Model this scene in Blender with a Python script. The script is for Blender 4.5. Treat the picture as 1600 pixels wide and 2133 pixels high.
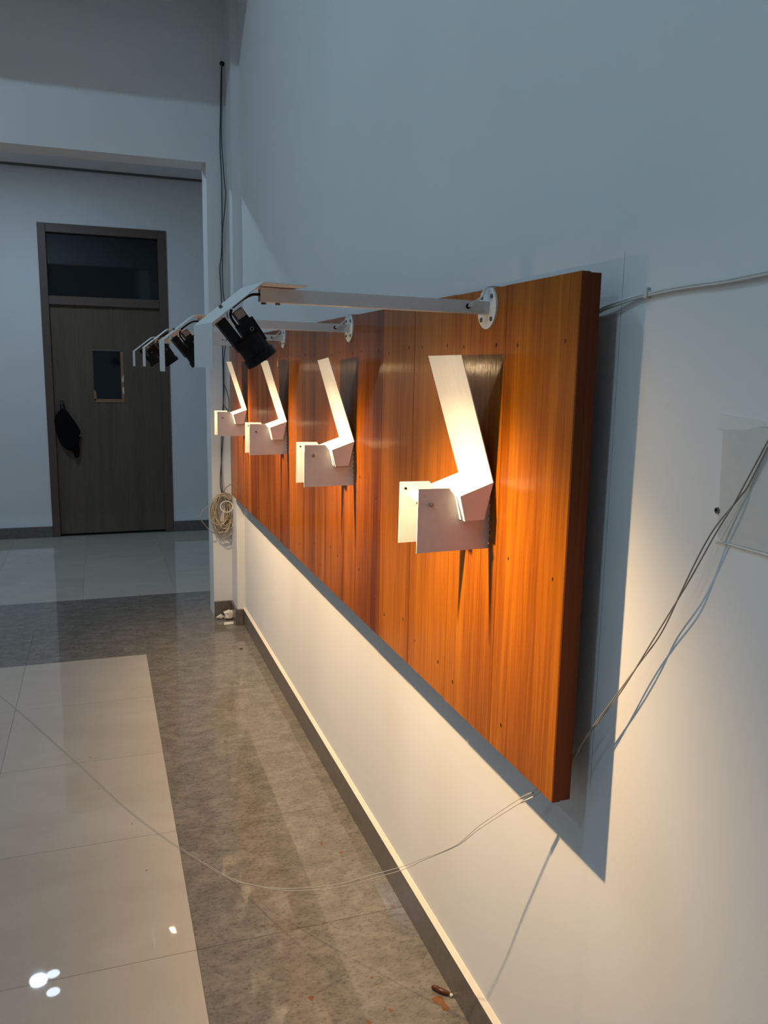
import bpy, bmesh, math, random
from mathutils import Vector, Matrix, noise
random.seed(7)
for o in list(bpy.data.objects): bpy.data.objects.remove(o)
S = bpy.context.scene
COL = S.collection

# ------------------------------------------------------------------ camera
CAM_POS = Vector((-0.7461, 0.0, 1.45))
yaw, pitch, roll, FPX = math.radians(19.2865), math.radians(9.8474), math.radians(1.0075), 1697.14
fwd = Vector((math.sin(yaw)*math.cos(pitch), math.cos(yaw)*math.cos(pitch), -math.sin(pitch)))
rt = Vector((math.cos(yaw), -math.sin(yaw), 0)); up = rt.cross(fwd)
R_ = rt*math.cos(roll) + up*math.sin(roll); U_ = up*math.cos(roll) - rt*math.sin(roll)
cam = bpy.data.cameras.new('camera'); co = bpy.data.objects.new('camera', cam); COL.objects.link(co)
cam.sensor_fit = 'HORIZONTAL'; cam.sensor_width = 36.0; cam.lens = FPX*36.0/1600.0
cam.clip_start = 0.02; cam.clip_end = 60
co.matrix_world = Matrix.Translation(CAM_POS) @ Matrix((R_, U_, -fwd)).transposed().to_4x4()
S.camera = co

# ------------------------------------------------------------------ world, exposure, ceiling lights
w = bpy.data.worlds.new('world'); S.world = w; w.use_nodes = True
w.node_tree.nodes['Background'].inputs[0].default_value = (0.30, 0.40, 0.55, 1)
w.node_tree.nodes['Background'].inputs[1].default_value = 0.02
S.view_settings.view_transform = 'Standard'; S.view_settings.look = 'None'
S.view_settings.gamma = 1.0; S.view_settings.use_curve_mapping = False
S.view_settings.exposure = 0.0

HALL_Z = 4.30          # hall ceiling
COOL = (0.43, 0.735, 1.0)
WARM = (1.0, 0.67, 0.35)
BEAM_POWER, SPILL_POWER = 51.0, 9.8
def area(name, loc, sx, sy, power, colr, shape='RECTANGLE'):
    l = bpy.data.lights.new(name, 'AREA'); l.shape = shape; l.size = sx; l.size_y = sy
    l.energy = power; l.color = colr
    o = bpy.data.objects.new(name, l); COL.objects.link(o); o.location = loc
    return o
# (x, y, length along x, width along y, power): lamps in the hall ceiling, all above the picture
HALL_LAMPS = [(-1.70, 0.62, 0.30, 0.30, 62.0), (-3.75, -0.05, 0.30, 0.30, 80.0), (-2.10, 2.75, 1.20, 0.06, 20.5)]
for i, (x, y, sx, sy, p) in enumerate(HALL_LAMPS):
    if i == 2: area('hall_lamp_light', (x, y, HALL_Z-0.035), sx, sy, p, COOL); continue
    l = bpy.data.lights.new('hall_lamp_light', 'SPOT'); l.energy = p; l.color = COOL; l.shadow_soft_size = 0.13
    l.spot_size = math.radians(132); l.spot_blend = 0.35      # recessed lamp: its reflector cuts off high-angle light
    lo = bpy.data.objects.new('hall_lamp_light', l); COL.objects.link(lo); lo.location = (x, y, HALL_Z-0.04)
area('corridor_lamp_light', (-1.33, 5.80, 2.985), 0.11, 0.11, 17.0, (0.52, 0.76, 1.0), 'DISK')

# ------------------------------------------------------------------ materials
MATS = {}
def newmat(name):
    m = bpy.data.materials.new(name); m.use_nodes = True
    nt = m.node_tree; b = nt.nodes['Principled BSDF']; MATS[name] = m
    return m, nt, b
def N(nt, t, **kw):
    n = nt.nodes.new(t)
    for k, v in kw.items(): setattr(n, k, v)
    return n
def plain(name, c, rough=0.5, metal=0.0, spec=0.5):
    m, nt, b = newmat(name)
    b.inputs['Base Color'].default_value = (*c, 1); b.inputs['Roughness'].default_value = rough
    b.inputs['Metallic'].default_value = metal; b.inputs['Specular IOR Level'].default_value = spec
    # a little procedural unevenness
    g = N(nt, 'ShaderNodeNewGeometry'); no = N(nt, 'ShaderNodeTexNoise'); no.inputs['Scale'].default_value = 60
    mx = N(nt, 'ShaderNodeMix', data_type='RGBA', blend_type='MULTIPLY'); mx.inputs[0].default_value = 0.12
    mx.inputs[6].default_value = (*c, 1)
    nt.links.new(g.outputs['Position'], no.inputs['Vector']); nt.links.new(no.outputs['Fac'], mx.inputs[7])
    nt.links.new(mx.outputs[2], b.inputs['Base Color'])
    return m
def emit(name, c, s):
    m, nt, b = newmat(name)
    b.inputs['Base Color'].default_value = (0, 0, 0, 1)
    b.inputs['Emission Color'].default_value = (*c, 1); b.inputs['Emission Strength'].default_value = s
    return m
def ramp(nt, fac, stops):
    r = N(nt, 'ShaderNodeValToRGB'); e = r.color_ramp.elements
    while len(e) < len(stops): e.new(0.5)
    for k, (p, c) in zip(e, stops): k.position = p; k.color = (*c, 1)
    nt.links.new(fac, r.inputs[0]); return r
def mapped(nt, scale, rand=None):
    g = N(nt, 'ShaderNodeNewGeometry'); mp = N(nt, 'ShaderNodeMapping'); mp.inputs['Scale'].default_value = scale
    nt.links.new(g.outputs['Position'], mp.inputs['Vector'])
    if rand:
        oi = N(nt, 'ShaderNodeObjectInfo'); cx = N(nt, 'ShaderNodeCombineXYZ')
        ml = N(nt, 'ShaderNodeMath', operation='MULTIPLY'); ml.inputs[1].default_value = rand
        nt.links.new(oi.outputs['Random'], ml.inputs[0])
        for k in range(3): nt.links.new(ml.outputs[0], cx.inputs[k])
        nt.links.new(cx.outputs[0], mp.inputs['Location'])
    return mp.outputs[0]
def tex(nt, vec, scale, detail=4, rough=0.5, dist=0):
    n = N(nt, 'ShaderNodeTexNoise'); n.inputs['Scale'].default_value = scale; n.inputs['Detail'].default_value = detail
    n.inputs['Roughness'].default_value = rough; n.inputs['Distortion'].default_value = dist
    nt.links.new(vec, n.inputs['Vector']); return n.outputs['Fac']
def bump(nt, b, h, s, d=0.002):
    n = N(nt, 'ShaderNodeBump'); n.inputs['Strength'].default_value = s; n.inputs['Distance'].default_value = d
    nt.links.new(h, n.inputs['Height']); nt.links.new(n.outputs[0], b.inputs['Normal'])

def wall_mat(name, c, pencil=False):
    m, nt, b = newmat(name)
    v = mapped(nt, (1, 1, 1))
    r = ramp(nt, tex(nt, v, 2.5, 3), [(0.3, tuple(k*0.965 for k in c)), (0.7, c)])
    out = r.outputs[0]
    if pencil:   # the layout line drawn on the wall along the panel's near edge, and a few specks
        g = N(nt, 'ShaderNodeNewGeometry'); sp = N(nt, 'ShaderNodeSeparateXYZ'); nt.links.new(g.outputs['Position'], sp.inputs[0])
        def math_(op, a, bb):
            n = N(nt, 'ShaderNodeMath', operation=op)
            for k, q in enumerate((a, bb)):
                if isinstance(q, (int, float)): n.inputs[k].default_value = q
                else: nt.links.new(q, n.inputs[k])
            return n.outputs[0]
        d = math_('ABSOLUTE', math_('SUBTRACT', sp.outputs['Y'], 1.0705), 0)
        ln = math_('LESS_THAN', d, 0.0006)
        ln = math_('MULTIPLY', ln, math_('LESS_THAN', math_('ABSOLUTE', math_('SUBTRACT', sp.outputs['Z'], 1.20), 0), 0.43))
        ln = math_('MULTIPLY', ln, math_('ADD', tex(nt, mapped(nt, (1, 40, 30)), 1, 2), 0.15))
        vo = N(nt, 'ShaderNodeTexVoronoi'); vo.inputs['Scale'].default_value = 7.0
        nt.links.new(mapped(nt, (0, 1, 1)), vo.inputs['Vector'])
        sp2 = math_('MULTIPLY', math_('LESS_THAN', vo.outputs['Distance'], 0.013), math_('GREATER_THAN', tex(nt, v, 1.7, 2), 0.56))
        f = math_('MAXIMUM', ln, math_('MULTIPLY', sp2, 0.6))
        mx = N(nt, 'ShaderNodeMix', data_type='RGBA'); mx.inputs[7].default_value = (0.10, 0.09, 0.085, 1)
        nt.links.new(f, mx.inputs[0]); nt.links.new(out, mx.inputs[6]); out = mx.outputs[2]
    nt.links.new(out, b.inputs['Base Color']); b.inputs['Roughness'].default_value = 0.62
    b.inputs['Specular IOR Level'].default_value = 0.3
    bump(nt, b, tex(nt, v, 180, 3), 0.06, 0.001)
    return m
wall_mat('wall', (0.80, 0.80, 0.79), True)
wall_mat('wall_plain', (0.78, 0.78, 0.78))
wall_mat('ceil', (0.84, 0.84, 0.83))
plain('patch', (0.68, 0.68, 0.64), 0.7)
plain('bead', (0.80, 0.70, 0.58), 0.6)
plain('patch_lip', (0.80, 0.79, 0.76), 0.7)

def wood(name, stops, rough, freq=1.0, randk=30.0, spec=0.5, coat=0.0, bumpk=0.25):
    m, nt, b = newmat(name)
    v1 = mapped(nt, (30*freq, 30*freq, 1.3), randk)      # wide cathedral figure along z
    v2 = mapped(nt, (190*freq, 190*freq, 5.0), randk)    # fine grain
    f1 = tex(nt, v1, 0.32, 4, 0.55, 1.4); f2 = tex(nt, v2, 1.0, 3, 0.6)
    oi = N(nt, 'ShaderNodeObjectInfo')
    a = N(nt, 'ShaderNodeMath', operation='MULTIPLY_ADD'); a.inputs[1].default_value = 0.45
    nt.links.new(f2, a.inputs[0])
    c = N(nt, 'ShaderNodeMath', operation='MULTIPLY_ADD'); c.inputs[1].default_value = 0.62
    nt.links.new(f1, c.inputs[0]); nt.links.new(a.outputs[0], c.inputs[2])
    k = N(nt, 'ShaderNodeMath', operation='MULTIPLY_ADD'); k.inputs[1].default_value = 0.22; k.inputs[2].default_value = -0.13
    nt.links.new(oi.outputs['Random'], k.inputs[0]); nt.links.new(k.outputs[0], a.inputs[2])
    r = ramp(nt, c.outputs[0], stops)
    nt.links.new(r.outputs[0], b.inputs['Base Color']); b.inputs['Roughness'].default_value = rough
    b.inputs['Specular IOR Level'].default_value = spec
    b.inputs['Coat Weight'].default_value = coat; b.inputs['Coat Roughness'].default_value = 0.13
    bump(nt, b, c.outputs[0], bumpk, 0.002)
    if coat:      # varnish that follows the brushed, vertical ripple of the planks
        n = N(nt, 'ShaderNodeBump'); n.inputs['Strength'].default_value = 0.22; n.inputs['Distance'].default_value = 0.002
        nt.links.new(tex(nt, mapped(nt, (150, 150, 16), randk), 1.0, 3, 0.6), n.inputs['Height']); nt.links.new(n.outputs[0], b.inputs['Coat Normal'])
    return m
wood('plank', [(0.30, (0.100, 0.020, 0.0011)), (0.52, (0.275, 0.074, 0.0020)), (0.78, (0.47, 0.152, 0.004))], 0.35, 1.0, 30, 0.08, 0.45, 0.45)
wood('edge', [(0.25, (0.10, 0.022, 0.006)), (0.8, (0.19, 0.045, 0.011))], 0.6, 1.4, 30, 0.15)
wood('door_leaf', [(0.3, (0.085, 0.062, 0.042)), (0.7, (0.145, 0.110, 0.077))], 0.55, 0.8, 3, 0.3, 0, 0.1)
plain('door_frame', (0.115, 0.074, 0.056), 0.5)
plain('torn_frame', (0.30, 0.15, 0.085), 0.6)
plain('torn_tape', (0.75, 0.62, 0.52), 0.3)
def glass_mat(name, c):
    m, nt, b = newmat(name); b.inputs['Base Color'].default_value = (*c, 1); b.inputs['Roughness'].default_value = 0.04
    no = N(nt, 'ShaderNodeTexNoise'); no.inputs['Scale'].default_value = 3
    rr = N(nt, 'ShaderNodeMapRange'); rr.inputs[3].default_value = 0.02; rr.inputs[4].default_value = 0.07
    nt.links.new(no.outputs['Fac'], rr.inputs[0]); nt.links.new(rr.outputs[0], b.inputs['Roughness'])
    return m
glass_mat('dark_glass', (0.006, 0.008, 0.010))

def tile_mat(name, stops, scale, rough, strk, dark=None, spec=0.5):
    m, nt, b = newmat(name)
    v = mapped(nt, (1, 1, 1), 20); vs = mapped(nt, (1.0, 1.6, 1), 20)
    f = tex(nt, vs, scale, 8, 0.62, 0.6)
    r = ramp(nt, f, stops); out = r.outputs[0]
    if dark:
        f2 = tex(nt, vs, scale*6, 5, 0.7)
        r2 = ramp(nt, f2, [(0.36, (0.30, 0.29, 0.28)), (0.50, (1, 1, 1)), (0.66, (1, 1, 1)), (0.80, (1.35, 1.33, 1.3))])
        mx = N(nt, 'ShaderNodeMix', data_type='RGBA', blend_type='MULTIPLY'); mx.inputs[0].default_value = dark
        nt.links.new(out, mx.inputs[6]); nt.links.new(r2.outputs[0], mx.inputs[7]); out = mx.outputs[2]
    oi = N(nt, 'ShaderNodeObjectInfo'); mr = N(nt, 'ShaderNodeMapRange'); mr.inputs[3].default_value = 0.95; mr.inputs[4].default_value = 1.03
    nt.links.new(oi.outputs['Random'], mr.inputs[0])
    mm = N(nt, 'ShaderNodeMix', data_type='RGBA', blend_type='MULTIPLY'); mm.inputs[0].default_value = 1
    nt.links.new(out, mm.inputs[6]); nt.links.new(mr.outputs[0], mm.inputs[7])
    nt.links.new(mm.outputs[2], b.inputs['Base Color']); b.inputs['Roughness'].default_value = rough
    b.inputs['Specular IOR Level'].default_value = spec
    if strk: bump(nt, b, f, strk, 0.001)
    return m
tile_mat('beige_tile', [(0.25, (0.42, 0.37, 0.31)), (0.75, (0.49, 0.44, 0.37))], 3.0, 0.018, 0, None, 0.5)
tile_mat('grey_tile', [(0.22, (0.120, 0.107, 0.092)), (0.5, (0.185, 0.165, 0.140)), (0.78, (0.265, 0.240, 0.205))], 13.0, 0.045, 0.0, 0.5, 0.5)
tile_mat('base_tile', [(0.3, (0.115, 0.103, 0.092)), (0.7, (0.175, 0.157, 0.138))], 40.0, 0.30, 0, 0.6)
plain('grout', (0.13, 0.115, 0.10), 0.8)
plain('white_metal', (0.78, 0.77, 0.74), 0.42)
plain('arm_metal', (0.70, 0.69, 0.67), 0.40)
plain('black', (0.0035, 0.0035, 0.004), 0.5, 0, 0.25)
plain('black_satin', (0.03, 0.03, 0.032), 0.35)
plain('sticker', (0.33, 0.30, 0.28), 0.5)
plain('hole', (0.004, 0.004, 0.004), 0.9, 0, 0.1)
plain('screw', (0.40, 0.34, 0.26), 0.3, 0.9)
plain('bolt', (0.16, 0.15, 0.14), 0.4, 0.6)
plain('nail', (0.035, 0.014, 0.006), 0.6)
plain('cable_beige', (0.50, 0.41, 0.28), 0.5)
plain('cable_dark', (0.06, 0.065, 0.065), 0.6)
plain('cable_white', (0.66, 0.64, 0.60), 0.5)
plain('cable_taupe', (0.34, 0.29, 0.24), 0.5)
plain('wire_grey', (0.62, 0.58, 0.52), 0.5)
plain('paper', (0.75, 0.70, 0.60), 0.8)
plain('cloth', (0.006, 0.006, 0.007), 0.95, 0, 0.1)
plain('stain', (0.20, 0.075, 0.022), 0.08)
plain('amber', (0.10, 0.030, 0.006), 0.12)
plain('crumb', (0.05, 0.03, 0.015), 0.7)
plain('steel', (0.45, 0.43, 0.40), 0.3, 1.0)
emit('lens_glow', (1.0, 0.74, 0.42), 60.0)
emit('cool_glow', (0.72, 0.88, 1.0), 14.0)
emit('corridor_glow', (0.80, 0.92, 1.0), 30.0)
emit('corridor_glow_dim', (0.72, 0.88, 1.0), 14.0)

# ------------------------------------------------------------------ helpers
def obj(name, bm, mat, parent=None, smooth=False, bevel=0):
    if bevel:
        bmesh.ops.bevel(bm, geom=list(bm.edges), offset=bevel, segments=1, affect='EDGES', clamp_overlap=True)
    bmesh.ops.recalc_face_normals(bm, faces=bm.faces)
    me = bpy.data.meshes.new(name); bm.to_mesh(me); bm.free()
    me.materials.append(MATS[mat])
    if smooth:
        for f in me.polygons: f.use_smooth = True
    o = bpy.data.objects.new(name, me); COL.objects.link(o)
    if parent: o.parent = parent
    return o
def tag(o, label, cat, group=None):
    o['label'] = label; o['category'] = cat
    if group: o['group'] = group
    return o
def struct(o, label=None):
    o['kind'] = 'structure'
    if label: o['label'] = label
    return o
def thing(name, label, cat, loc, group=None, rz=0):
    o = bpy.data.objects.new(name, None); COL.objects.link(o); o.location = loc; o.rotation_euler = (0, 0, rz)
    o.empty_display_size = 0.05
    return tag(o, label, cat, group)
def B(): return bmesh.new()
def box(bm, x0, x1, y0, y1, z0, z1):
    v = [bm.verts.new((x, y, z)) for x in (x0, x1) for y in (y0, y1) for z in (z0, z1)]
    for f in ((0,1,3,2),(4,6,7,5),(0,4,5,1),(2,3,7,6),(0,2,6,4),(1,5,7,3)): bm.faces.new([v[i] for i in f])
    return bm
def prism(bm, pts, a, b, axis='y'):
    """pts: polygon (u,v); extruded from a to b along axis (y: u=x v=z; x: u=y v=z; z: u=x v=y)"""
    def P(u, v, t):
        return {'y': (u, t, v), 'x': (t, u, v), 'z': (u, v, t)}[axis]
    A = [bm.verts.new(P(u, v, a)) for u, v in pts]; C = [bm.verts.new(P(u, v, b)) for u, v in pts]
    bm.faces.new(A); bm.faces.new(C[::-1])
    for i in range(len(pts)):
        j = (i+1) % len(pts); bm.faces.new((A[j], A[i], C[i], C[j]))
    return bm
def frame_of(d):
    d = d.normalized(); h = Vector((0, 0, 1)) if abs(d.z) < 0.9 else Vector((1, 0, 0))
    u = d.cross(h).normalized(); return u, d.cross(u).normalized()
def spline(pts, n=6, closed=False):
    P = [Vector(p) for p in pts]; out = []
    m = len(P)
    rng = range(m) if closed else range(m-1)
    for i in rng:
        g = (lambda k: P[k % m]) if closed else (lambda k: P[min(max(k, 0), m-1)])
        p0, p1, p2, p3 = g(i-1), g(i), g(i+1), g(i+2)
        for k in range(n):
            t = k/n
            out.append(0.5*((2*p1)+(-p0+p2)*t+(2*p0-5*p1+4*p2-p3)*t*t+(-p0+3*p1-3*p2+p3)*t**3))
    if not closed: out.append(P[-1])
    return out
def tube(bm, pts, r, n=6, closed=False):
    pts = [Vector(p) for p in pts]; rings = []; u = None
    m = len(pts)
    for i, p in enumerate(pts):
        a = pts[(i-1) % m] if (closed or i > 0) else p
        b = pts[(i+1) % m] if (closed or i < m-1) else p
        d = (b-a).normalized()
        if u is None: u, _ = frame_of(d)
        u = (u - d*u.dot(d)).normalized(); v = d.cross(u)
        rr = r[i] if isinstance(r, (list, tuple)) else r
        rings.append([bm.verts.new(p + (u*math.cos(2*math.pi*k/n) + v*math.sin(2*math.pi*k/n))*rr) for k in range(n)])
    for i in range(m if closed else m-1):
        A, C = rings[i], rings[(i+1) % m]
        for k in range(n):
            bm.faces.new((A[k], A[(k+1) % n], C[(k+1) % n], C[k]))
    if not closed:
        bm.faces.new(rings[0][::-1]); bm.faces.new(rings[-1])
    return bm
def cyl(bm, a, b, r, n=16, r2=None):
    return tube(bm, [a, b], [r, r if r2 is None else r2], n)
def obox(bm, a, b, wid, dep, side):
    """bar from a to b; wid along 'side' direction, dep along the third"""
    a, b, s = Vector(a), Vector(b), Vector(side)
    d = (b-a).normalized(); s = (s - d*s.dot(d)).normalized(); t = d.cross(s)
    v = [bm.verts.new(p + s*(i*wid/2) + t*(j*dep/2)) for p in (a, b) for i in (-1, 1) for j in (-1, 1)]
    for f in ((0,1,3,2),(4,6,7,5),(0,4,5,1),(2,3,7,6),(0,2,6,4),(1,5,7,3)): bm.faces.new([v[i] for i in f])
    return bm

# ------------------------------------------------------------------ the setting
YS, YP, YB, YD = 4.506, 4.702, 4.890, 7.364
STEP, PIER, ZL = 0.0435, 0.150, 2.536
CZ = 3.005      # corridor ceiling
XL, YBK = -4.6, -2.6
struct(obj('wall_right', box(B(), 0, 0.20, YBK-0.2, YS, 0, HALL_Z), 'wall'), 'white painted wall carrying the wooden panel')
struct(obj('wall_pier', box(B(), -STEP, 0.20, YS, YB, 0, HALL_Z), 'wall_plain'), 'narrow white wall pier at the corner')
bm = B(); box(bm, -PIER, -STEP, YP, YB, 0, ZL); box(bm, XL, -STEP, YP, YB, ZL, HALL_Z); box(bm, XL, -3.3, YP, YB, 0, ZL)
struct(obj('wall_far', bm, 'wall_plain'), 'white wall with the wide opening to the corridor')
struct(obj('wall_left', box(B(), XL-0.2, XL, YBK-0.2, YB, 0, HALL_Z), 'wall_plain'))
struct(obj('wall_back', box(B(), XL, 0, YBK-0.2, YBK, 0, HALL_Z), 'wall_plain'))
struct(obj('ceiling', box(B(), XL-0.2, 0.2, YBK-0.2, YB, HALL_Z, HALL_Z+0.15), 'ceil'))
struct(obj('trim_1', box(B(), XL, 0, 3.98, 4.16, 3.36, HALL_Z), 'wall_plain'), 'white ceiling beam across the hall')
# corridor
DX0, DX1, DZ = -1.160, -0.158, 2.572
bm = B(); box(bm, -4.2, DX0, YD, YD+0.18, 0, CZ); box(bm, DX1, 1.6, YD, YD+0.18, 0, CZ); box(bm, DX0, DX1, YD, YD+0.18, DZ, CZ)
struct(obj('wall_corridor', bm, 'wall_plain'), 'pale corridor wall around the brown door')
struct(obj('wall_corridor_left', box(B(), -4.4, -4.2, YB, YD+0.18, 0, CZ), 'wall_plain'))
struct(obj('wall_corridor_right', box(B(), 1.6, 1.8, YB, YD+0.18, 0, CZ), 'wall_plain'))
struct(obj('wall_corridor_near', box(B(), 0.2, 1.8, YB-0.15, YB, 0, CZ), 'wall_plain'))
struct(obj('ceiling_corridor', box(B(), -4.4, 1.8, YB, YD+0.18, CZ, CZ+0.15), 'ceil'))
struct(obj('trim_2', box(B(), -4.2, 1.6, YD-0.022, YD, CZ-0.016, CZ), 'bolt'), 'dark shadow-gap trim at the corridor ceiling')
# baseboards
BH, BT = 0.094, 0.012
def skirt(name, *a): return struct(obj(name, box(B(), *a), 'base_tile', None, False, 0.0012), 'grey stone baseboard')
skirt('baseboard_right', -BT, 0, YBK, YS-0.0005, 0, BH)
struct(obj('trim_3', prism(B(), [(-BT, BH), (0, BH), (0, BH+0.009), (-0.002, BH+0.009)], YBK, YS-0.0005), 'bead'), 'cream caulk bead along the top of the baseboard')
skirt('baseboard_pier', -STEP-0.006, -BT-0.0008, YS-BT, YS, 0, BH)
skirt('baseboard_return', -STEP-BT, -STEP, YS+0.001, YP-BT-0.001, 0, BH)
skirt('baseboard_far', -PIER, -STEP-0.001, YP-BT, YP, 0, BH)
skirt('baseboard_corridor_left', -4.2, DX0-0.001, YD-BT, YD, 0, BH)
skirt('baseboard_corridor_right', DX1+0.001, 1.6, YD-BT, YD, 0, BH)

# floor: a bed with the tiles lying in it
T = 0.5665; G = 0.0007; YA, YBND, XB = 4.150, 5.286, -0.567
fl = struct(obj('floor', box(B(), XL-0.2, 1.8, YBK-0.2, YD+0.2, -0.08, -0.0015), 'grout'), 'polished tile floor with grey border and beige field')
def tile(x0, x1, y0, y1, mat):
    b_ = B(); g = G
    cx, cy, hx, hy = (x0+x1)/2, (y0+y1)/2, (x1-x0)/2-g, (y1-y0)/2-g
    box(b_, -hx, hx, -hy, hy, -0.012, 0)
    o = obj('tile', b_, mat, fl); o.location = (cx, cy, 0); return o
rows = []
y = YA
while y > -1.2: rows.append((y-T if y-T > -1.2 else -1.2, y)); y -= T
for (a, b_) in rows:
    tile(XB, 0.0, a, b_, 'grey_tile')
    for k in range(5): tile(XB-(k+1)*T, XB-k*T, a, b_, 'beige_tile')
tile(XL, 0.0, YBK, -1.2, 'beige_tile'); tile(XL, XB-5*T, -1.2, YA, 'beige_tile')
ym = (YA+YBND)/2
for k in range(6):
    tile(XB-(k+1)*T if k < 5 else XL, XB-k*T, YA, ym, 'grey_tile')
tile(XB, 0.0, YA, ym, 'grey_tile')
xs = [1.6, 0.819, 0.251, -0.319, -0.889, -1.457, -2.025, -2.593, -4.2]
for a, b_ in zip(xs[1:], xs[:-1]):
    tile(a, b_, ym, YBND, 'grey_tile')
    yy = YBND
    while yy < YD-0.05:
        y2 = min(yy+T, YD); tile(a, b_, yy, y2, 'beige_tile'); yy = y2

# door in the corridor
dr = bpy.data.objects.new('door_1', None); COL.objects.link(dr); dr.location = ((DX0+DX1)/2, YD, 0)
struct(dr, 'brown wood-grain door with dark transom window and small vision panel')
def dpart(name, bm, mat, parent=dr, **k):
    off = Matrix.Translation(-Vector(dr.location)); bm.transform(off); return obj(name, bm, mat, parent, **k)
PX0, PX1, TZ0, TZ1, LZ = -1.098, -0.228, 2.006, 2.503, 1.935
FY0, FY1 = YD-0.014, YD+0.12
dpart('door_jamb', box(B(), DX0, PX0, FY0, FY1, 0, DZ), 'door_frame', bevel=0.003)
dpart('door_jamb', box(B(), PX1, DX1, FY0, FY1, 0, DZ), 'door_frame', bevel=0.003)
dpart('door_head', box(B(), PX0, PX1, FY0, FY1, TZ1, DZ), 'door_frame', bevel=0.003)
dpart('transom_bar', box(B(), PX0, PX1, FY0, FY1, LZ, TZ0), 'door_frame', bevel=0.003)
dpart('transom_pane', box(B(), PX0, PX1, YD+0.035, YD+0.042, TZ0, TZ1), 'dark_glass')
WX0, WX1, WZ0, WZ1 = -0.778, -0.540, 1.152, 1.580
bm = B(); ly0, ly1 = YD+0.022, YD+0.062
box(bm, PX0, WX0, ly0, ly1, 0.018, LZ); box(bm, WX1, PX1, ly0, ly1, 0.018, LZ)
box(bm, WX0, WX1, ly0, ly1, 0.018, WZ0); box(bm, WX0, WX1, ly0, ly1, WZ1, LZ)
leaf = dpart('door_leaf', bm, 'door_leaf')
dpart('vision_pane', box(B(), WX0, WX1, ly0+0.018, ly0+0.023, WZ0, WZ1), 'dark_glass', leaf)
dpart('window_bead', box(B(), WX0, WX1+0.006, ly0-0.006, ly0+0.012, WZ0-0.010, WZ0+0.018), 'torn_frame', leaf)
dpart('window_bead', box(B(), WX1-0.018, WX1+0.006, ly0-0.006, ly0+0.012, WZ0+0.018, WZ1-0.012), 'torn_frame', leaf)
dpart('window_bead', prism(B(), [(WX0-0.004, WZ0-0.01), (WX0+0.018, WZ0+0.018), (WX0+0.016, WZ0+0.075), (WX0+0.004, WZ0+0.095), (WX0-0.004, WZ0+0.085)], ly0-0.006, ly0+0.012), 'torn_frame', leaf)
dpart('window_bead', box(B(), WX0-0.004, WX1, ly0-0.004, ly0+0.012, WZ1-0.008, WZ1+0.004), 'bolt', leaf)
dpart('peeled_film', prism(B(), [(WX1-0.014, 1.335), (WX1-0.003, 1.368), (WX1+0.004, 1.375), (WX1+0.004, 1.325), (WX1-0.006, 1.305)], ly0-0.010, ly0-0.006), 'torn_tape', leaf)
dpart('peeled_film', prism(B(), [(WX1-0.013, 1.26), (WX1+0.002, 1.275), (WX1+0.005, 1.225), (WX1-0.004, 1.205)], ly0-0.010, ly0-0.006), 'torn_tape', leaf)
bm = B(); cyl(bm, (-1.036, ly0+0.002, 1.142), (-1.036, ly0-0.035, 1.142), 0.011, 12); cyl(bm, (-1.036, ly0-0.035, 1.142), (-1.036, ly0-0.052, 1.142), 0.020, 14, 0.017)
dpart('door_knob', bm, 'black_satin', leaf, smooth=False)
dpart('lock_plate', box(B(), -1.052, -1.020, ly0-0.003, ly0+0.001, 1.075, 1.170), 'bolt', leaf)

# ------------------------------------------------------------------ wooden panel
PF, PB, PY0, PY1, PZ0, PZ1 = -0.074, -0.040, 1.067, 4.478, 0.760, 1.599
pn = thing('wooden_panel', 'long varnished orange-brown plank panel hung on the white wall', 'panel', (PF, (PY0+PY1)/2, PZ0))
def ppart(name, bm, mat, parent=pn, **k):
    bm.transform(Matrix.Translation(-Vector(pn.location))); return obj(name, bm, mat, parent, **k)
edges = [1.067, 1.297, 1.515, 1.733, 1.951, 2.172, 2.390]
n_rest = 10
for k in range(n_rest): edges.append(2.390 + (PY1-2.390)*(k+1)/n_rest)
nail_me = None
for i in range(len(edges)-1):
    a, b_ = edges[i], edges[i+1]
    gap = 0.0007 if i != 2 else 0.0012
    j = random.uniform(-0.0015, 0.0015); dx = random.uniform(0, 0.0006)
    pl = ppart('plank', box(B(), PF+dx, PF+0.014, a+gap, b_-gap, PZ0+j*0.6, PZ1+j*0.5), 'plank', bevel=0.0007)
    for yy in (a+0.035, b_-0.045):
        for zz in (1.497+random.uniform(-.006, .006), 1.17+random.uniform(-.05, .05), 0.855+random.uniform(-.05, .05)):
            if random.random() < 0.2 and zz < 1.4: continue
            bmn = B(); cyl(bmn, (0, 0, 0), (-0.0012, 0, 0), random.choice((0.0022, 0.0028)), 8)
            bmn.transform(Matrix.Diagonal((1, 0.75, 1.5, 1)))
            nl = obj('nail_hole', bmn, 'nail', pl); nl.location = Vector((PF+dx+0.0005, yy, zz)) - Vector(pn.location)
ppart('end_board', box(B(), PF+0.0145, PB, PY0, PY0+0.022, PZ0+0.0005, PZ1-0.002), 'edge', bevel=0.0006)
ppart('end_board_face', box(B(), PF+0.0008, PF+0.0143, PY0-0.0012, PY0+0.0003, PZ0+0.0005, PZ1-0.001), 'edge')
ppart('end_board', box(B(), PF+0.0145, PB, PY1-0.022, PY1, PZ0+0.004, PZ1-0.003), 'edge')
ppart('rail', box(B(), PF+0.0145, PB, PY0+0.0225, PY1-0.0225, PZ1-0.025, PZ1-0.003), 'edge')
ppart('rail', box(B(), PF+0.0145, PB, PY0+0.0225, PY1-0.0225, PZ0+0.004, PZ0+0.026), 'edge')
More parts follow.
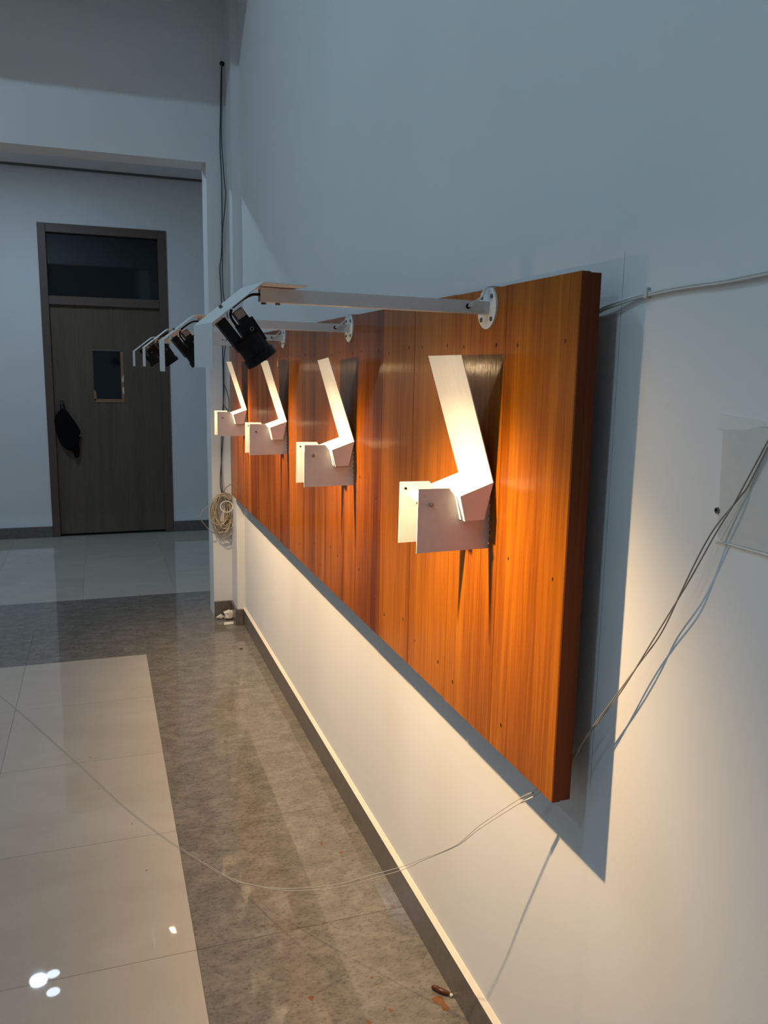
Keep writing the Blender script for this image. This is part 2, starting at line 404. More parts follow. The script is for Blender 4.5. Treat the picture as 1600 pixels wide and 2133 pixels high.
for zz in (0.95, 1.36):
    ppart('batten', box(B(), PB, -0.0005, PY0+0.45, PY1-0.30, zz, zz+0.05), 'edge')
    ppart('cross_rail', box(B(), PF+0.0145, PB, PY0+0.0225, PY1-0.0225, zz, zz+0.05), 'edge')

# ------------------------------------------------------------------ folded white reflectors with side plates
def reflector(k, y0, label, twist=0.0):
    """origin on the panel front, at the near side plate"""
    t = thing('wall_reflector', label, 'wall reflector', (PF, y0, 1.20), 'folded white reflectors on the panel')
    z = lambda v: v-1.20
    yn, yf = -0.017, 0.135                                # ends of the folded strip
    th = 0.0016
    # upright strip (leans away from the panel)
    def sheet(name, p, q, ya, yb, dx=0, mat='white_metal'):
        a, b_ = Vector((p[0], 0, z(p[1]))), Vector((q[0], 0, z(q[1])))
        d = (b_-a).normalized(); n = Vector((-d.z, 0, d.x))*th/2
        bm_ = B()
        pts = [(a+n), (b_+n), (b_-n), (a-n)]
        prism(bm_, [(v.x, v.z) for v in pts], ya, yb)
        return bm_
    u = sheet('u', (-0.004, 1.2535), (-0.075, 1.479), yn, yf)
    if twist:
        for v in u.verts:
            if v.co.z > 0.1: v.co.x += twist*(v.co.y-0.06); v.co.z -= twist*0.8*(v.co.y-0.06)
    obj('upright_plate', u, 'white_metal', t)
    obj('shelf', sheet('s', (-0.004, 1.2535), (-0.068, 1.2305), yn, yf), 'white_metal', t)
    obj('end_flap', sheet('f', (-0.068, 1.2305), (-0.057, 1.185), yn, yf), 'white_metal', t)
    for yy in (yn, yf-th):
        prism_ = prism(B(), [(-0.0045, z(1.2525)), (-0.067, z(1.2300)), (-0.0565, z(1.1855)), (-0.020, z(1.1865))], yy, yy+th)
        obj('cheek', prism_, 'white_metal', t)
    # side plates with a notch for the folded strip and a toothed edge on the panel
    teeth = []
    nt_ = 9
    for q in range(nt_):
        za = 1.1290 + q*(1.243-1.129)/nt_; zb_ = za + 0.55*(1.243-1.129)/nt_; zc = za + (1.243-1.129)/nt_
        teeth += [(-0.0002, z(za)), (-0.0002, z(zb_)), (-0.0022, z(zb_)), (-0.0022, z(zc))]
    for yy in (0.0, 0.095):
        pts = teeth + [(-0.014, z(1.243)), (-0.0195, z(1.1835)), (-0.0600, z(1.1815)), (-0.0715, z(1.2290)), (-0.083, z(1.2437)), (-0.1425, z(1.2442)), (-0.1435, z(1.1272))]
        pts = [(a, b_) for a, b_ in pts]
        pl = obj('side_plate', prism(B(), pts, yy, yy+th), 'white_metal', t)
        e = yy-0.0006
        obj('plate_hole', cyl(B(), (-0.131, e, z(1.2315)), (-0.131, e+th+0.0012, z(1.2315)), 0.0026, 10), 'hole' if yy else 'paper', pl)  # near hole is a pale disc: colour paints in the lit far plate behind
        if yy == 0.0:
            sc_ = B(); cyl(sc_, (-0.118, e, z(1.2150)), (-0.118, e-0.003, z(1.2150)), 0.0042, 8); cyl(sc_, (-0.118, e-0.003, z(1.2150)), (-0.118, e-0.005, z(1.2150)), 0.0022, 8)
            obj('screw', sc_, 'screw', pl)
    # small white socket fixed to the inside of the far plate
    sk = B(); cyl(sk, (-0.116, 0.0955, z(1.222)), (-0.116, 0.060, z(1.214)), 0.007, 12, 0.0095)
    obj('socket', sk, 'white_metal', t, True)
    return t
FIX = [1.330, 2.186, 3.054, 3.936]
flab = ['folded white metal reflector with square side plates nearest the camera',
        'second nearest folded white reflector with square side plates on the panel',
        'third folded white reflector on the panel, its top behind the near black spotlight',
        'farthest folded white reflector, smallest, beside the hanging grey cables']
for k, y0 in enumerate(FIX): reflector(k, y0, flab[k], 0.06 if k == 1 else 0.0)

# ------------------------------------------------------------------ spotlights on white arms
def spotlight(k, ya, label, yaw_deg, aim_yaw=0.0, dz=0.0):
    t = thing('arm_spotlight', label, 'spotlight', (PF, ya, 1.564), 'black spotlights on white arms above the reflectors')
    X = lambda x: x-PF
    Z = lambda v: v-1.564
    f = B(); cyl(f, (0, 0, 0), (-0.004, 0, 0), 0.037, 32)
    fl_ = obj('flange', f, 'white_metal', t)
    for q in range(4):
        a = math.pi/4+q*math.pi/2
        s = B(); cyl(s, (-0.0035, 0.028*math.cos(a), 0.028*math.sin(a)), (-0.0058, 0.028*math.cos(a), 0.028*math.sin(a)), 0.0042, 10)
        obj('screw', s, 'bolt', fl_)
    # square tube, hollow at its outer end
    L0, L1, hw, wl = -0.004, X(-0.4905), 0.0110, 0.0015
    rise = 0.004
    bm = B()
    def ring(x, h, zz): return [bm.verts.new((x, sy*h, zz+sz*h)) for sy, sz in ((-1,-1),(1,-1),(1,1),(-1,1))]
    o0, o1 = ring(L0, hw, 0), ring(L1, hw, rise); i1, i0 = ring(L1, hw-wl, rise), ring(L1+0.06, hw-wl, rise)
    for A, C in ((o0, o1), (o1, i1), (i1, i0)):
        for q in range(4): bm.faces.new((A[q], A[(q+1) % 4], C[(q+1) % 4], C[q]))
    bm.faces.new(o0); bm.faces.new(i0)
    arm = obj('arm', bm, 'arm_metal', t)
    h_ = B(); cyl(h_, (-0.046, -hw+0.0005, 0.001), (-0.046, -hw-0.0006, 0.001), 0.0045, 12); obj('wire_hole', h_, 'hole', arm)
    for xx in (X(-0.4835), X(-0.460)):
        b_ = B(); cyl(b_, (xx, 0, rise-hw), (xx, 0, rise-hw-0.0035), 0.0045, 6); obj('nut', b_, 'bolt', arm)
    # lead wires from the hole up and behind the panel's top edge
    lw = B()
    for s in (-1, 1):
        pts = spline([(-0.046, -hw-0.0005, 0.001+s*0.001), (-0.038, -hw-0.006, 0.006+s*0.002), (-0.020, -hw-0.004+s*0.002, 0.020), (-0.010, -0.006+s*0.003, 0.0345), (0.006, 0.002+s*0.003, 0.0385), (0.030, 0.010+s*0.003, 0.0385), (0.050, 0.014+s*0.003, 0.030)], 5)
        tube(lw, pts, 0.0011, 6)
    obj('lead_wire', lw, 'cable_white', t, True)
    # bent sheet bracket on the arm's end (turned a little about the arm)
    prof = [(X(-0.430), Z(1.5805)), (X(-0.504), Z(1.5815)), (X(-0.586), Z(1.5180)), (X(-0.586), Z(1.4500+dz))]
    th = 0.0016; W2 = 0.060
    bm = B(); cx = X(-0.455)
    inner = [(prof[0][0], prof[0][1]-0), (prof[1][0]+0.0006, prof[1][1]), (prof[2][0]+th, prof[2][1]-0.0008), (prof[3][0]+th, prof[3][1])]
    outer = [(prof[0][0], prof[0][1]+th), (prof[1][0], prof[1][1]+th), (prof[2][0], prof[2][1]), (prof[3][0], prof[3][1])]
    prism(bm, inner+outer[::-1], -W2, W2)
    rot = Matrix.Translation((cx, 0, 0)) @ Matrix.Rotation(math.radians(yaw_deg), 4, 'Z') @ Matrix.Translation((-cx, 0, 0))
    bm.transform(rot)
    br = obj('bracket', bm, 'white_metal', t)
    for xx in (X(-0.4835), X(-0.460)):
        b_ = B(); cyl(b_, (xx, 0, Z(1.582)), (xx, 0, Z(1.5865) if xx < X(-0.47) and k in (1, 2) else Z(1.5855)), 0.0035, 6)
        obj('bolt', b_, 'bolt', br)
    b_ = B(); pm = Vector(((prof[1][0]*0.42+prof[2][0]*0.58), 0, prof[1][1]*0.42+prof[2][1]*0.58)); nrm = Vector((-0.6, 0, 0.8))
    cyl(b_, pm, pm+nrm*0.006, 0.003, 8); obj('bolt', b_, 'bolt', br)
    # lamp: yoke legs, body, bezel, lens -- turned about the yoke axis
    piv = Vector((X(-0.520), 0, Z(1.552)))
    tr = Matrix.Translation(piv) @ Matrix.Rotation(math.radians(aim_yaw), 4, Vector((0.57, 0, -0.82))) @ Matrix.Translation(-piv)
    ax = Vector((0.570, 0, -0.822)).normalized(); sd = Vector((0.822, 0, 0.570)).normalized()
    def lpart(name, bm_, mat, parent=t, sm=False):
        bm_.transform(tr); return obj(name, bm_, mat, parent, sm)
    c0 = Vector((X(-0.5135), 0, Z(1.5025))); c1 = Vector((X(-0.4875), 0, Z(1.4650)))
    legA = obox(B(), (X(-0.5555), 0, Z(1.5250)), (X(-0.5190), 0, Z(1.4800)), 0.017, 0.022, sd)
    ya_ = lpart('yoke_leg', legA, 'black')
    legB = obox(B(), (X(-0.5285), 0, Z(1.5425)), (X(-0.4960), 0, Z(1.5000)), 0.0170, 0.022, sd)
    obox(legB, (X(-0.5170), 0, Z(1.5250)), (X(-0.4930), 0, Z(1.4900)), 0.030, 0.026, sd)
    yb_ = lpart('yoke_leg', legB, 'black')
    st = obox(B(), (X(-0.5280), -0.0115, Z(1.5418)), (X(-0.5205), -0.0115, Z(1.5310)), 0.0155, 0.0008, sd)
    lpart('sticker', st, 'sticker', yb_)
    rg = B(); cp = Vector((X(-0.5055), -0.0135, Z(1.5130)))
    tube(rg, [cp+Vector((math.cos(q*math.pi/6)*0.0028*1.0, 0, math.sin(q*math.pi/6)*0.0028)) for q in range(12)], 0.0006, 5, True)
    lpart('screw_ring', rg, 'steel', yb_)
    bd = B(); cyl(bd, c0, c0+ax*0.004, 0.0215, 28, 0.0245); cyl(bd, c0+ax*0.004, c0+ax*0.036, 0.0245, 28)
    body = lpart('lamp_body', bd, 'black')
    bz = B()
    n = 28; rings = []
    for d, r in ((0.034, 0.0275), (0.0475, 0.0275), (0.0475, 0.0235), (0.040, 0.0225), (0.034, 0.0225)):
        u, v = frame_of(ax); rings.append([bz.verts.new(c0+ax*d+(u*math.cos(2*math.pi*q/n)+v*math.sin(2*math.pi*q/n))*r) for q in range(n)])
    for a in range(len(rings)):
        A, C = rings[a], rings[(a+1) % len(rings)]
        for q in range(n): bz.faces.new((A[q], A[(q+1) % n], C[(q+1) % n], C[q]))
    lpart('bezel', bz, 'black', body)
    ln = B(); cyl(ln, c0+ax*0.0395, c0+ax*0.0405, 0.0222, 24); lpart('lens', ln, 'lens_glow', body)
    # black cord from the arm's open end to the yoke
    cd = B(); tube(cd, spline([(L1+0.02, -0.001, rise), (L1-0.004, -0.002, rise+0.001), (L1-0.015, -0.004, rise-0.001), (L1-0.029, -0.006, rise-0.009), (X(-0.536), -0.006, Z(1.546))], 6), 0.0022, 8)
    obj('power_cord', cd, 'black', t, True)
    cd = B(); tube(cd, spline([(X(-0.537), -0.006, Z(1.543)), (X(-0.539), -0.008, Z(1.533)), (X(-0.533), -0.008, Z(1.522)), (X(-0.522), -0.006, Z(1.510))], 6), 0.0022, 8)
    obj('power_cord', cd, 'black', t, True)
    # its light
    pos = tr @ (c0+ax*0.0440); d = (tr.to_3x3() @ Vector((0.51, -0.02, -0.860))).normalized()
    for nm, pw, half in (('spot_beam', BEAM_POWER, 53), ('spot_spill', SPILL_POWER, 85)):   # the beam and the bare lamp's spill
        l = bpy.data.lights.new(nm, 'SPOT'); l.energy = pw; l.color = WARM; l.shadow_soft_size = 0.010
        l.spot_size = math.radians(2*half); l.spot_blend = 1.0
        lo = bpy.data.objects.new(nm, l); COL.objects.link(lo); lo.parent = t
        lo.matrix_local = Matrix.Translation(pos) @ d.to_track_quat('-Z', 'Y').to_matrix().to_4x4()
    return t
SPY = [1.368, 2.237, 3.108, 3.978]
slab = ['black spotlight on the nearest white arm with a wide bent bracket',
        'black spotlight on the second white arm, partly behind the nearest bracket',
        'black spotlight on the third white arm before the door',
        'black spotlight on the farthest white arm, its bracket furthest left']
for k, ya in enumerate(SPY): spotlight(k, ya, slab[k], (7.0, 1.5, 1.0, 1.5)[k], (0, -8, 4, 0)[k], (0, -0.012, 0, 0)[k])

# ------------------------------------------------------------------ ceiling lamps
for i, (x, y, sx, sy, p) in enumerate(HALL_LAMPS):
    t = thing('ceiling_lamp', ('square white ceiling lamp above the camera', 'square white ceiling lamp toward the left wall', 'long tube lamp on the hall ceiling before the beam')[i], 'ceiling lamp', (x, y, HALL_Z), 'hall ceiling lamps')
    hx, hy = sx/2+0.02, sy/2+0.02
    obj('housing', box(B(), -hx, hx, -hy, hy, -0.025, 0), 'white_metal', t)
    obj('diffuser', box(B(), -sx/2, sx/2, -sy/2, sy/2, -0.030, -0.0255), 'cool_glow', t)
for i, (x, y, r, m) in enumerate([(-1.33, 5.80, 0.062, 'corridor_glow'), (-1.235, 5.85, 0.050, 'corridor_glow_dim'), (-1.225, 5.66, 0.050, 'corridor_glow_dim')]):
    t = thing('downlight', ('bright round downlight in the corridor ceiling', 'dim round downlight beside the bright one, nearer the door', 'dim round downlight beside the bright one, nearer the hall')[i], 'downlight', (x, y, CZ), 'corridor downlights')
    b_ = B(); n = 24
    tube(b_, [(math.cos(2*math.pi*q/n)*r, math.sin(2*math.pi*q/n)*r, -0.003) for q in range(n)], 0.004, 6, True)
    obj('rim', b_, 'white_metal', t)
    b_ = B(); cyl(b_, (0, 0, 0), (0, 0, -0.004), r-0.003, 24); obj('lens', b_, m, t)

# ------------------------------------------------------------------ cables
def cable(name, lines, r, mat, label, cat='cable', n=6, seg=6):
    b_ = B()
    for pts in lines: tube(b_, spline(pts, seg), r, n)
    return tag(obj(name, b_, mat, None, True), label, cat)
yc = YP-0.012
hl = B(); cyl(hl, (-0.056, YP+0.002, 3.040), (-0.056, YP-0.0012, 3.040), 0.013, 14)
tag(obj('cable_hole', hl, 'hole'), 'black cable hole high in the white wall', 'wall hole')
def hang(pts): return [(x, yc+dy, z) for x, z, dy in pts]
cbl = thing('cable_bundle', 'dark cables hanging from the wall hole down to the beige coil', 'cables', (-0.08, yc, 1.9))
def strand(lines, r):
    b_ = B()
    for pts in lines: tube(b_, spline(pts, 6), r, 6)
    b_.transform(Matrix.Translation(-Vector(cbl.location))); return obj('cable_strand', b_, 'cable_dark', cbl, True)
strand([hang([(-0.057, 3.040, .014), (-0.062, 3.02, .0), (-0.070, 2.80, 0), (-0.075, 2.63, 0), (-0.070, 2.43, -.002), (-0.072, 2.188, 0), (-0.078, 2.06, -.002), (-0.087, 1.985, 0), (-0.083, 1.883, 0), (-0.081, 1.78, 0), (-0.079, 1.46, 0), (-0.080, 1.30, 0), (-0.084, 1.09, 0), (-0.105, 0.82, -.004), (-0.100, 0.745, -.010)])], 0.0030)
strand([hang([(-0.055, 3.040, .014), (-0.060, 3.015, -.006), (-0.066, 2.80, -.006), (-0.068, 2.66, -.006), (-0.055, 2.44, -.006), (-0.049, 2.39, -.006), (-0.056, 2.30, -.006), (-0.070, 2.19, -.006), (-0.073, 2.06, -.006), (-0.074, 1.95, -.006), (-0.070, 1.845, -.006), (-0.052, 1.74, -.006), (-0.046, 1.677, -.006), (-0.058, 1.60, -.006), (-0.073, 1.506, -.006), (-0.076, 1.38, -.006), (-0.078, 1.30, -.006), (-0.094, 1.09, -.006), (-0.098, 0.90, -.006), (-0.095, 0.745, -.014)])], 0.0026)
strand([hang([(-0.077, 1.36, -.008), (-0.066, 1.335, -.012), (-0.052, 1.28, -.014), (-0.050, 1.235, -.014), (-0.055, 1.205, -.014), (-0.066, 1.225, -.010), (-0.078, 1.24, -.006)])], 0.0024)
# coil of spare cable hanging on the pier
b_ = B(); rc = random.Random(3)
for q in range(19):
    cx = -0.100 + rc.uniform(-.012, .012); ztop = 0.742 + rc.uniform(-.018, .006); h = rc.uniform(0.165, 0.235); wd = rc.uniform(0.034, 0.066)
    dy0 = rc.uniform(0.006, 0.050); ph = rc.uniform(-0.12, 0.12); pts = []
    for k in range(14):
        a = 2*math.pi*k/14
        px = cx + wd*math.sin(a)*(0.75+0.35*(1-math.cos(a))/2) + rc.uniform(-.004, .004) + ph*(1-math.cos(a))*0.10
        pz = ztop - h*(1-math.cos(a))/2 + rc.uniform(-.005, .005)
        py = YP - dy0 - 0.012*(1-math.cos(a))/2*rc.uniform(.3, 1.2) - 0.004
        py = min(py, YP-0.006); px = min(px, -STEP-0.003) if py > YS-0.01 else px
        pts.append((px, py, pz))
    tube(b_, spline(pts, 4, True), 0.0027, 6, True)
coil = tag(obj('cable_coil', b_, 'cable_beige', None, True), 'tangled coil of beige cable hanging beside the far end of the panel', 'cable coil')
b_ = B()      # tie loop and stray ends
tube(b_, spline([(-0.045-0.035*(1-math.cos(a)) , YP-0.075+0.012*math.sin(a), 0.668+0.030*math.sin(a)) for a in [2*math.pi*q/12 for q in range(12)]], 4, True), 0.0034, 6, True)
obj('tie_loop', b_, 'cable_white', coil, True)
b_ = B(); tube(b_, spline([(-0.060, YP-0.06, 0.705), (-0.082, YP-0.055, 0.722), (-0.105, YP-0.05, 0.728), (-0.130, YP-0.04, 0.715)], 5), 0.005, 6)
tube(b_, spline([(-0.062, YP-0.06, 0.700), (-0.050, YP-0.055, 0.712), (-0.052, YP-0.045, 0.730), (-0.075, YP-0.035, 0.742)], 5), 0.0035, 6)
obj('tie_wrap', b_, 'cable_taupe', coil, True)
b_ = B()
tube(b_, spline([(-0.130, YP-0.045, 0.690), (-0.175, YP-0.05, 0.670), (-0.210, YP-0.06, 0.650), (-0.226, YP-0.06, 0.620), (-0.222, YP-0.06, 0.595), (-0.195, YP-0.055, 0.555), (-0.165, YP-0.05, 0.520), (-0.150, YP-0.04, 0.512)], 6), 0.0024, 6)
tube(b_, spline([(-0.092, YP-0.05, 0.745), (-0.085, YP-0.08, 0.775), (-0.062, YP-0.11, 0.800), (-0.030, YP-0.17, 0.825), (-0.018, YP-0.21, 0.832)], 6), 0.0026, 6)
tube(b_, spline([(-0.135, YP-0.05, 0.53), (-0.125, YP-0.05, 0.505), (-0.100, YP-0.05, 0.478), (-0.075, YP-0.05, 0.486), (-0.062, YP-0.05, 0.505)], 6), 0.0026, 6)
tube(b_, spline([(-0.128, YP-0.05, 0.55), (-0.115, YP-0.05, 0.515), (-0.102, YP-0.05, 0.492), (-0.080, YP-0.05, 0.502), (-0.066, YP-0.05, 0.53)], 6), 0.0026, 6)
obj('stray_loop', b_, 'cable_taupe', coil, True)

# flat cable clipped along the wall, right of the panel
b_ = B()
for s in (-1, 1):
    tube(b_, spline([(-0.004, 1.30, 1.530+s*0.0016), (-0.006, 1.14, 1.5435+s*0.0016), (-0.009, 1.097, 1.5505+s*0.0020), (-0.0055, 1.05, 1.5580+s*0.0016), (-0.0035, 1.009, 1.5625+s*0.0015), (-0.0035, 0.93, 1.5660+s*0.0016), (-0.0040, 0.85, 1.5665+s*0.0016), (-0.0045, 0.77, 1.570+s*0.0016), (-0.004, 0.60, 1.576+s*0.0016)], 6), 0.0019, 6)
cb = tag(obj('wall_cable', b_, 'cable_white', None, True), 'white twin cable clipped along the wall right of the panel top', 'cable')
b_ = B(); box(b_, -0.0070, 0.0, 1.003, 1.0085, 1.5575, 1.5685); cyl(b_, (-0.006, 1.0055, 1.5715), (0.0, 1.0055, 1.5715), 0.0022, 8)
obj('cable_clip', b_, 'cable_white', cb)
# two twisted thin wires slanting down to the panel's lower right
base = [(-0.004, 0.640, 1.600), (-0.005, 0.767, 1.352), (-0.008, 0.792, 1.303), (-0.014, 0.824, 1.250), (-0.019, 0.865, 1.166), (-0.016, 0.905, 1.099), (-0.018, 0.940, 1.043), (-0.022, 0.989, 0.966), (-0.027, 1.045, 0.884), (-0.030, 1.090, 0.815), (-0.032, 1.16, 0.765), (-0.034, 1.20, 0.735)]
sp = spline(base, 8); b_ = B()
for s in (0, 1):
    pts = []
    for i, p in enumerate(sp):
        a = i*0.20 + s*math.pi; k = 0.0026*(0.35+0.65*abs(math.sin(i*0.045+0.4)))
        pts.append(p + Vector((math.cos(a)*0.0016, math.sin(a)*k, math.sin(a)*k*0.6)))
    tube(b_, pts, 0.0010, 6)
tag(obj('twin_wire', b_, 'cable_taupe', None, True), 'taut pair of thin taupe wires slanting down the wall behind the panel edge', 'wire')
# thin white wires from below the panel down to the floor and away
hangw = [(-0.028, 1.105, 0.775), (-0.038, 1.148, 0.741), (-0.045, 1.174, 0.714), (-0.055, 1.199, 0.691), (-0.091, 1.285, 0.596), (-0.114, 1.340, 0.528), (-0.150, 1.424, 0.453), (-0.172, 1.477, 0.405), (-0.207, 1.561, 0.339), (-0.260, 1.687, 0.243), (-0.320, 1.829, 0.153), (-0.370, 1.949, 0.088), (-0.424, 2.095, 0.022), (-0.455, 2.165, 0.003), (-0.500, 2.236, 0.0018), (-0.566, 2.347, 0.0018), (-0.704, 2.615, 0.0018), (-0.894, 3.063, 0.0018), (-1.211, 3.777, 0.0018), (-1.60, 4.55, 0.0018)]
sp = spline(hangw, 8); b_ = B(); sep = []
for s in (-1, 1):
    pts = []
    for i, p in enumerate(sp):
        k = 0.0055*abs(math.sin(i*0.062+0.55))+0.0012
        if p.z < 0.01: k = 0.0022
        q = p + Vector((0.35*s*k, 0.25*s*k, -0.85*s*k if p.z > 0.02 else 0))
        if p.z < 0.02: q = p + Vector((s*k*0.85, s*k*0.5, 0))
        pts.append(q)
    tube(b_, pts, [0.0008 if q.z > 0.01 else 0.0006 for q in pts], 6)
ww = tag(obj('hanging_wire', b_, 'wire_grey', None, True), 'pair of thin white wires sagging from under the panel onto the floor', 'wire')
b_ = B(); cyl(b_, (-0.0452, 1.1745, 0.7165), (-0.0560, 1.2005, 0.6935), 0.0016, 8); cyl(b_, (-0.0445, 1.1735, 0.7095), (-0.0550, 1.1985, 0.6865), 0.0016, 8)
obj('wire_sleeve', b_, 'cable_white', ww, True)

# ------------------------------------------------------------------ wall patch at the right
t = thing('wall_cover', 'greyish plastered cover patch on the white wall at the right', 'wall patch', (0, 0.70, 1.24))
def wp(name, bm, mat, parent=t, **k):
    bm.transform(Matrix.Translation(-Vector(t.location))); return obj(name, bm, mat, parent, **k)
wp('cover_plate', prism(B(), [(0.828, 1.243), (0.60, 1.247), (0.60, 1.388), (0.775, 1.3915), (0.800, 1.386), (0.835, 1.384)], -0.0016, 0, 'x'), 'patch')
wp('torn_edge', prism(B(), [(0.842, 1.404), (0.775, 1.400), (0.760, 1.3925), (0.775, 1.3915), (0.800, 1.386), (0.835, 1.384), (0.846, 1.3845)], -0.0012, 0, 'x'), 'patch_lip')
wp('lower_lip', box(B(), -0.0030, 0, 0.60, 0.832, 1.2410, 1.2430), 'patch_lip')
b_ = B(); cyl(b_, (0, 0.8325, 1.2805), (-0.0030, 0.8325, 1.2805), 0.0042, 12); s_ = wp('screw', b_, 'bolt')
b_ = B(); cyl(b_, (-0.0028, 0.8332, 1.2810), (-0.0036, 0.8332, 1.2810), 0.0018, 8); wp('screw_slot', b_, 'hole', s_)

# ------------------------------------------------------------------ bag on the door knob
def lump(name, rings, n, mat, seed, amp):
    b_ = B(); R = []
    for (z_, xa, xb, d, ym_) in rings:
        cx, hw = (xa+xb)/2, (xb-xa)/2; ring_ = []
        for q in range(n):
            a = 2*math.pi*q/n
            p = Vector((cx+hw*math.cos(a), ym_+d*math.sin(a), z_))
            p += amp*noise.noise_vector(p*16+Vector((seed, 0, 0))); ring_.append(b_.verts.new(p))
        R.append(ring_)
    for A, C in zip(R, R[1:]):
        for q in range(n): b_.faces.new((A[q], A[(q+1) % n], C[(q+1) % n], C[q]))
    b_.faces.new(R[0]); b_.faces.new(R[-1][::-1]); return b_
yk = ly0-0.040
bag = thing('cloth_bag', 'black cloth bag hanging from the door knob', 'bag', (-1.0, yk, 1.0))
def bp(name, bm, mat, **k):
    bm.transform(Matrix.Translation(-Vector(bag.location))); return obj(name, bm, mat, bag, **k)
bp('bag_body', lump('bag', [(1.085, -1.050, -1.012, .012, yk), (1.060, -1.075, -0.995, .022, yk), (1.030, -1.095, -0.972, .028, yk), (0.990, -1.106, -0.945, .030, yk), (0.940, -1.098, -0.918, .031, yk), (0.895, -1.090, -0.897, .031, yk), (0.86, -1.080, -0.905, .031, yk), (0.82, -1.062, -0.912, .030, yk), (0.78, -1.045, -0.918, .028, yk), (0.748, -1.020, -0.925, .022, yk), (0.738, -0.990, -0.935, .012, yk)], 20, 'cloth', 1, 0.010), 'cloth', smooth=True)
bp('bag_tail', lump('tail', [(0.78, -0.985, -0.915, .018, yk-.004), (0.74, -0.975, -0.915, .016, yk-.004), (0.70, -0.960, -0.920, .013, yk-.004), (0.682, -0.950, -0.930, .007, yk-.004)], 12, 'cloth', 2, 0.006), 'cloth', smooth=True)
b_ = B()
for s in (-1, 1): tube(b_, spline([(-1.036+s*0.010, yk, 1.07), (-1.036+s*0.014, yk-0.004, 1.105), (-1.036+s*0.011, yk+0.002, 1.128), (-1.036, yk+0.004, 1.158)], 5), 0.004, 6)
bp('bag_strap', b_, 'cloth', smooth=True)
b_ = B(); cyl(b_, (-0.905, yk-0.031, 0.868), (-0.905, yk-0.035, 0.868), 0.006, 10); bp('buckle', b_, 'steel')

# ------------------------------------------------------------------ litter on the floor
def shard(name, loc, pts, h, mat, label, cat, rz=0, group=None, tilt=(0, 0)):
    b_ = B(); prism(b_, pts, 0, h, 'z'); top = [v for v in b_.verts if v.co.z > h*0.5]
    for v in top: v.co.z += tilt[0]*v.co.x + tilt[1]*v.co.y; v.co.x *= 0.8; v.co.y *= 0.8
    o = obj(name, b_, mat); o.location = loc; o.rotation_euler = (0, 0, rz)
    return tag(o, label, cat, group)
def crumple(name, loc, s, seed, label, sq=0.8):
    b_ = B(); bmesh.ops.create_icosphere(b_, subdivisions=2, radius=1.0)
    for v in b_.verts:
        k = 1+0.55*noise.noise(v.co*1.6+Vector((seed*3.1, 0, 0)))
        v.co = Vector((v.co.x*s[0]*k, v.co.y*s[1]*k, v.co.z*s[2]*k))
    m = min(v.co.z for v in b_.verts)
    for v in b_.verts: v.co.z -= m
    bmesh.ops.dissolve_limit(b_, angle_limit=0.35, verts=b_.verts, edges=b_.edges)
    o = obj(name, b_, 'paper'); o.location = loc; return tag(o, label, 'paper scrap', 'paper scraps by the pier')
crumple('paper_scrap', (-0.076, 4.630, 0), (0.034, 0.022, 0.027), 1, 'larger crumpled white paper scrap against the pier baseboard')
crumple('paper_scrap', (-0.124, 4.640, 0), (0.021, 0.015, 0.013), 4, 'small white paper scrap left of the larger crumpled one')
shard('paper_scrap', (-0.088, 4.555, 0), [(-0.034, -0.018), (0.020, -0.022), (0.034, 0.012), (-0.022, 0.024)], 0.003, 'paper', 'flat cream paper scrap on the floor before the crumpled ones', 'paper scrap', 0.2, 'paper scraps by the pier')
crumb = shard('dirt_crumb', (-0.094, 4.094, 0), [(-0.010, -0.003), (-0.004, 0.005), (0.003, 0.002), (0.010, 0.007), (0.007, -0.004), (0.0, -0.007)], 0.004, 'crumb', 'small dark crumb of dirt on the grey tile near the far corner', 'crumb')
def blotch(name, loc, r, seed, mat, label, cat, group=None, st=(1, 1), h=0.0004):
    b_ = B(); n = 16; pts = []
    for q in range(n):
        a = 2*math.pi*q/n; k = r*(1+0.45*noise.noise(Vector((math.cos(a)*1.3+seed*2.7, math.sin(a)*1.3, seed))))
        pts.append((math.cos(a)*k*st[0], math.sin(a)*k*st[1]))
    prism(b_, pts, 0.0001, h, 'z'); o = obj(name, b_, mat); o.location = loc; return tag(o, label, cat, group)
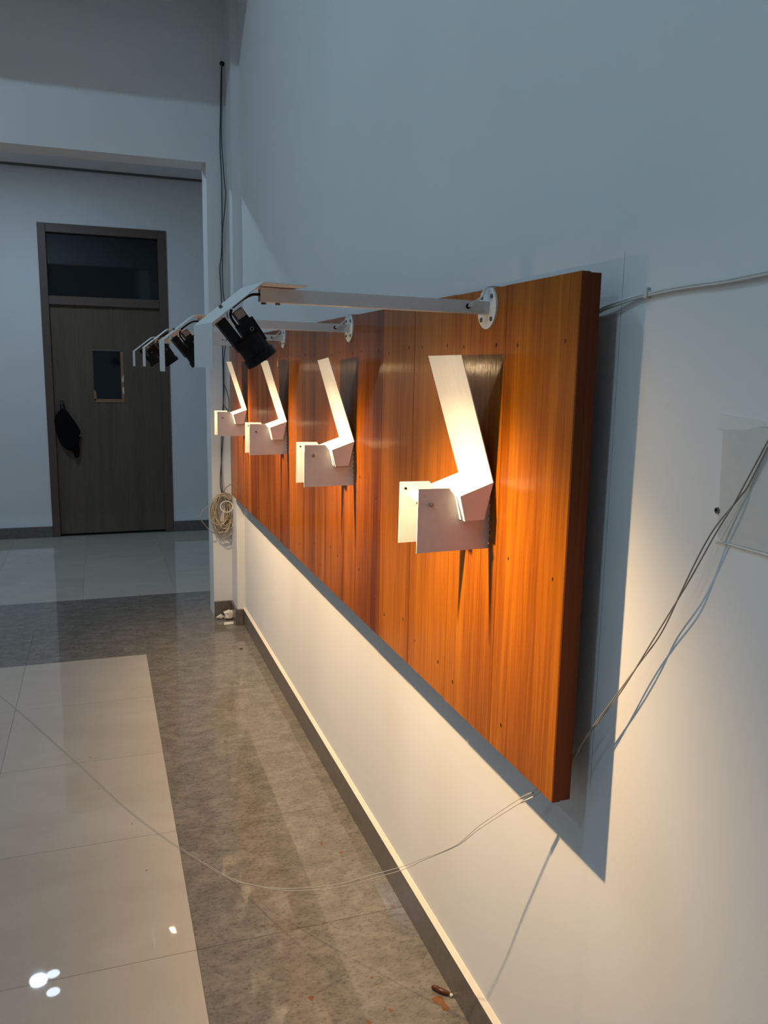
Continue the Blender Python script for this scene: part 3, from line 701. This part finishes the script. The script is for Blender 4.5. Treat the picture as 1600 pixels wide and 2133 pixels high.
ST = [((-0.147, 2.244), .0055, 'rust-brown spot on the grey tile, left one of the far pair'), ((-0.102, 2.179), .0050, 'rust-brown spot on the grey tile, right one of the far pair'),
      ((-0.037, 1.892), .0045, 'small rust-brown spot touching the baseboard'), ((-0.331, 1.639), .0055, 'rust-brown spot near the beige tiles'),
      ((-0.176, 1.658), .0030, 'tiny rust-brown fleck in the middle of the grey border'), ((-0.167, 1.546), .0045, 'rust-brown spot left of the big stain'),
      ((-0.226, 1.531), .0045, 'rust-brown spot at the bottom edge of the picture')]
for i, (p, r, lb) in enumerate(ST): blotch('rust_spot', (p[0], p[1], 0), r, i+1, 'stain', lb, 'stain', 'rust spots on the floor', (1, 1.3))
b_ = B(); prism(b_, [(-0.020, 0.022), (-0.004, 0.026), (0.008, 0.020), (0.006, 0.0), (0.010, -0.018), (0.002, -0.024), (-0.008, -0.018), (-0.006, -0.004), (-0.018, 0.008)], 0.0001, 0.0005, 'z')
o = obj('rust_stain', b_, 'stain'); o.location = (-0.045, 1.528, 0); tag(o, 'big rust-brown stain below the amber lump at the baseboard', 'stain')
b_ = B(); pts = spline([(-0.052, 1.578, .005), (-0.046, 1.572, .0075), (-0.038, 1.560, .0075), (-0.028, 1.550, .007), (-0.020, 1.545, .006)], 5)
tube(b_, pts, [0.0032+0.0030*math.sin(math.pi*min(1, (i+1.5)/(len(pts)+1))) + 0.0008*math.sin(i*2.1) for i in range(len(pts))], 8)
am = tag(obj('amber_lump', b_, 'amber', None, True), 'dark amber-brown lump lying by the baseboard', 'lump')
b_ = B(); bmesh.ops.create_icosphere(b_, subdivisions=1, radius=0.005); b_.transform(Matrix.Translation((-0.0175, 1.541, 0.0046)))
obj('pale_tip', b_, 'paper', am)
for i, p in enumerate([(-0.699, 2.534), (-0.668, 2.265), (-0.83, 3.05), (-0.80, 2.80)]):
    blotch('dirt_speck', (p[0], p[1], 0), 0.0022, i+11, 'crumb', ('dark speck on beige tile left of the wires', 'dark speck on beige tile near the grey border', 'farthest dark speck on the beige tiles', 'dark speck in the middle of the beige tiles')[i], 'speck', 'specks on the beige tiles')
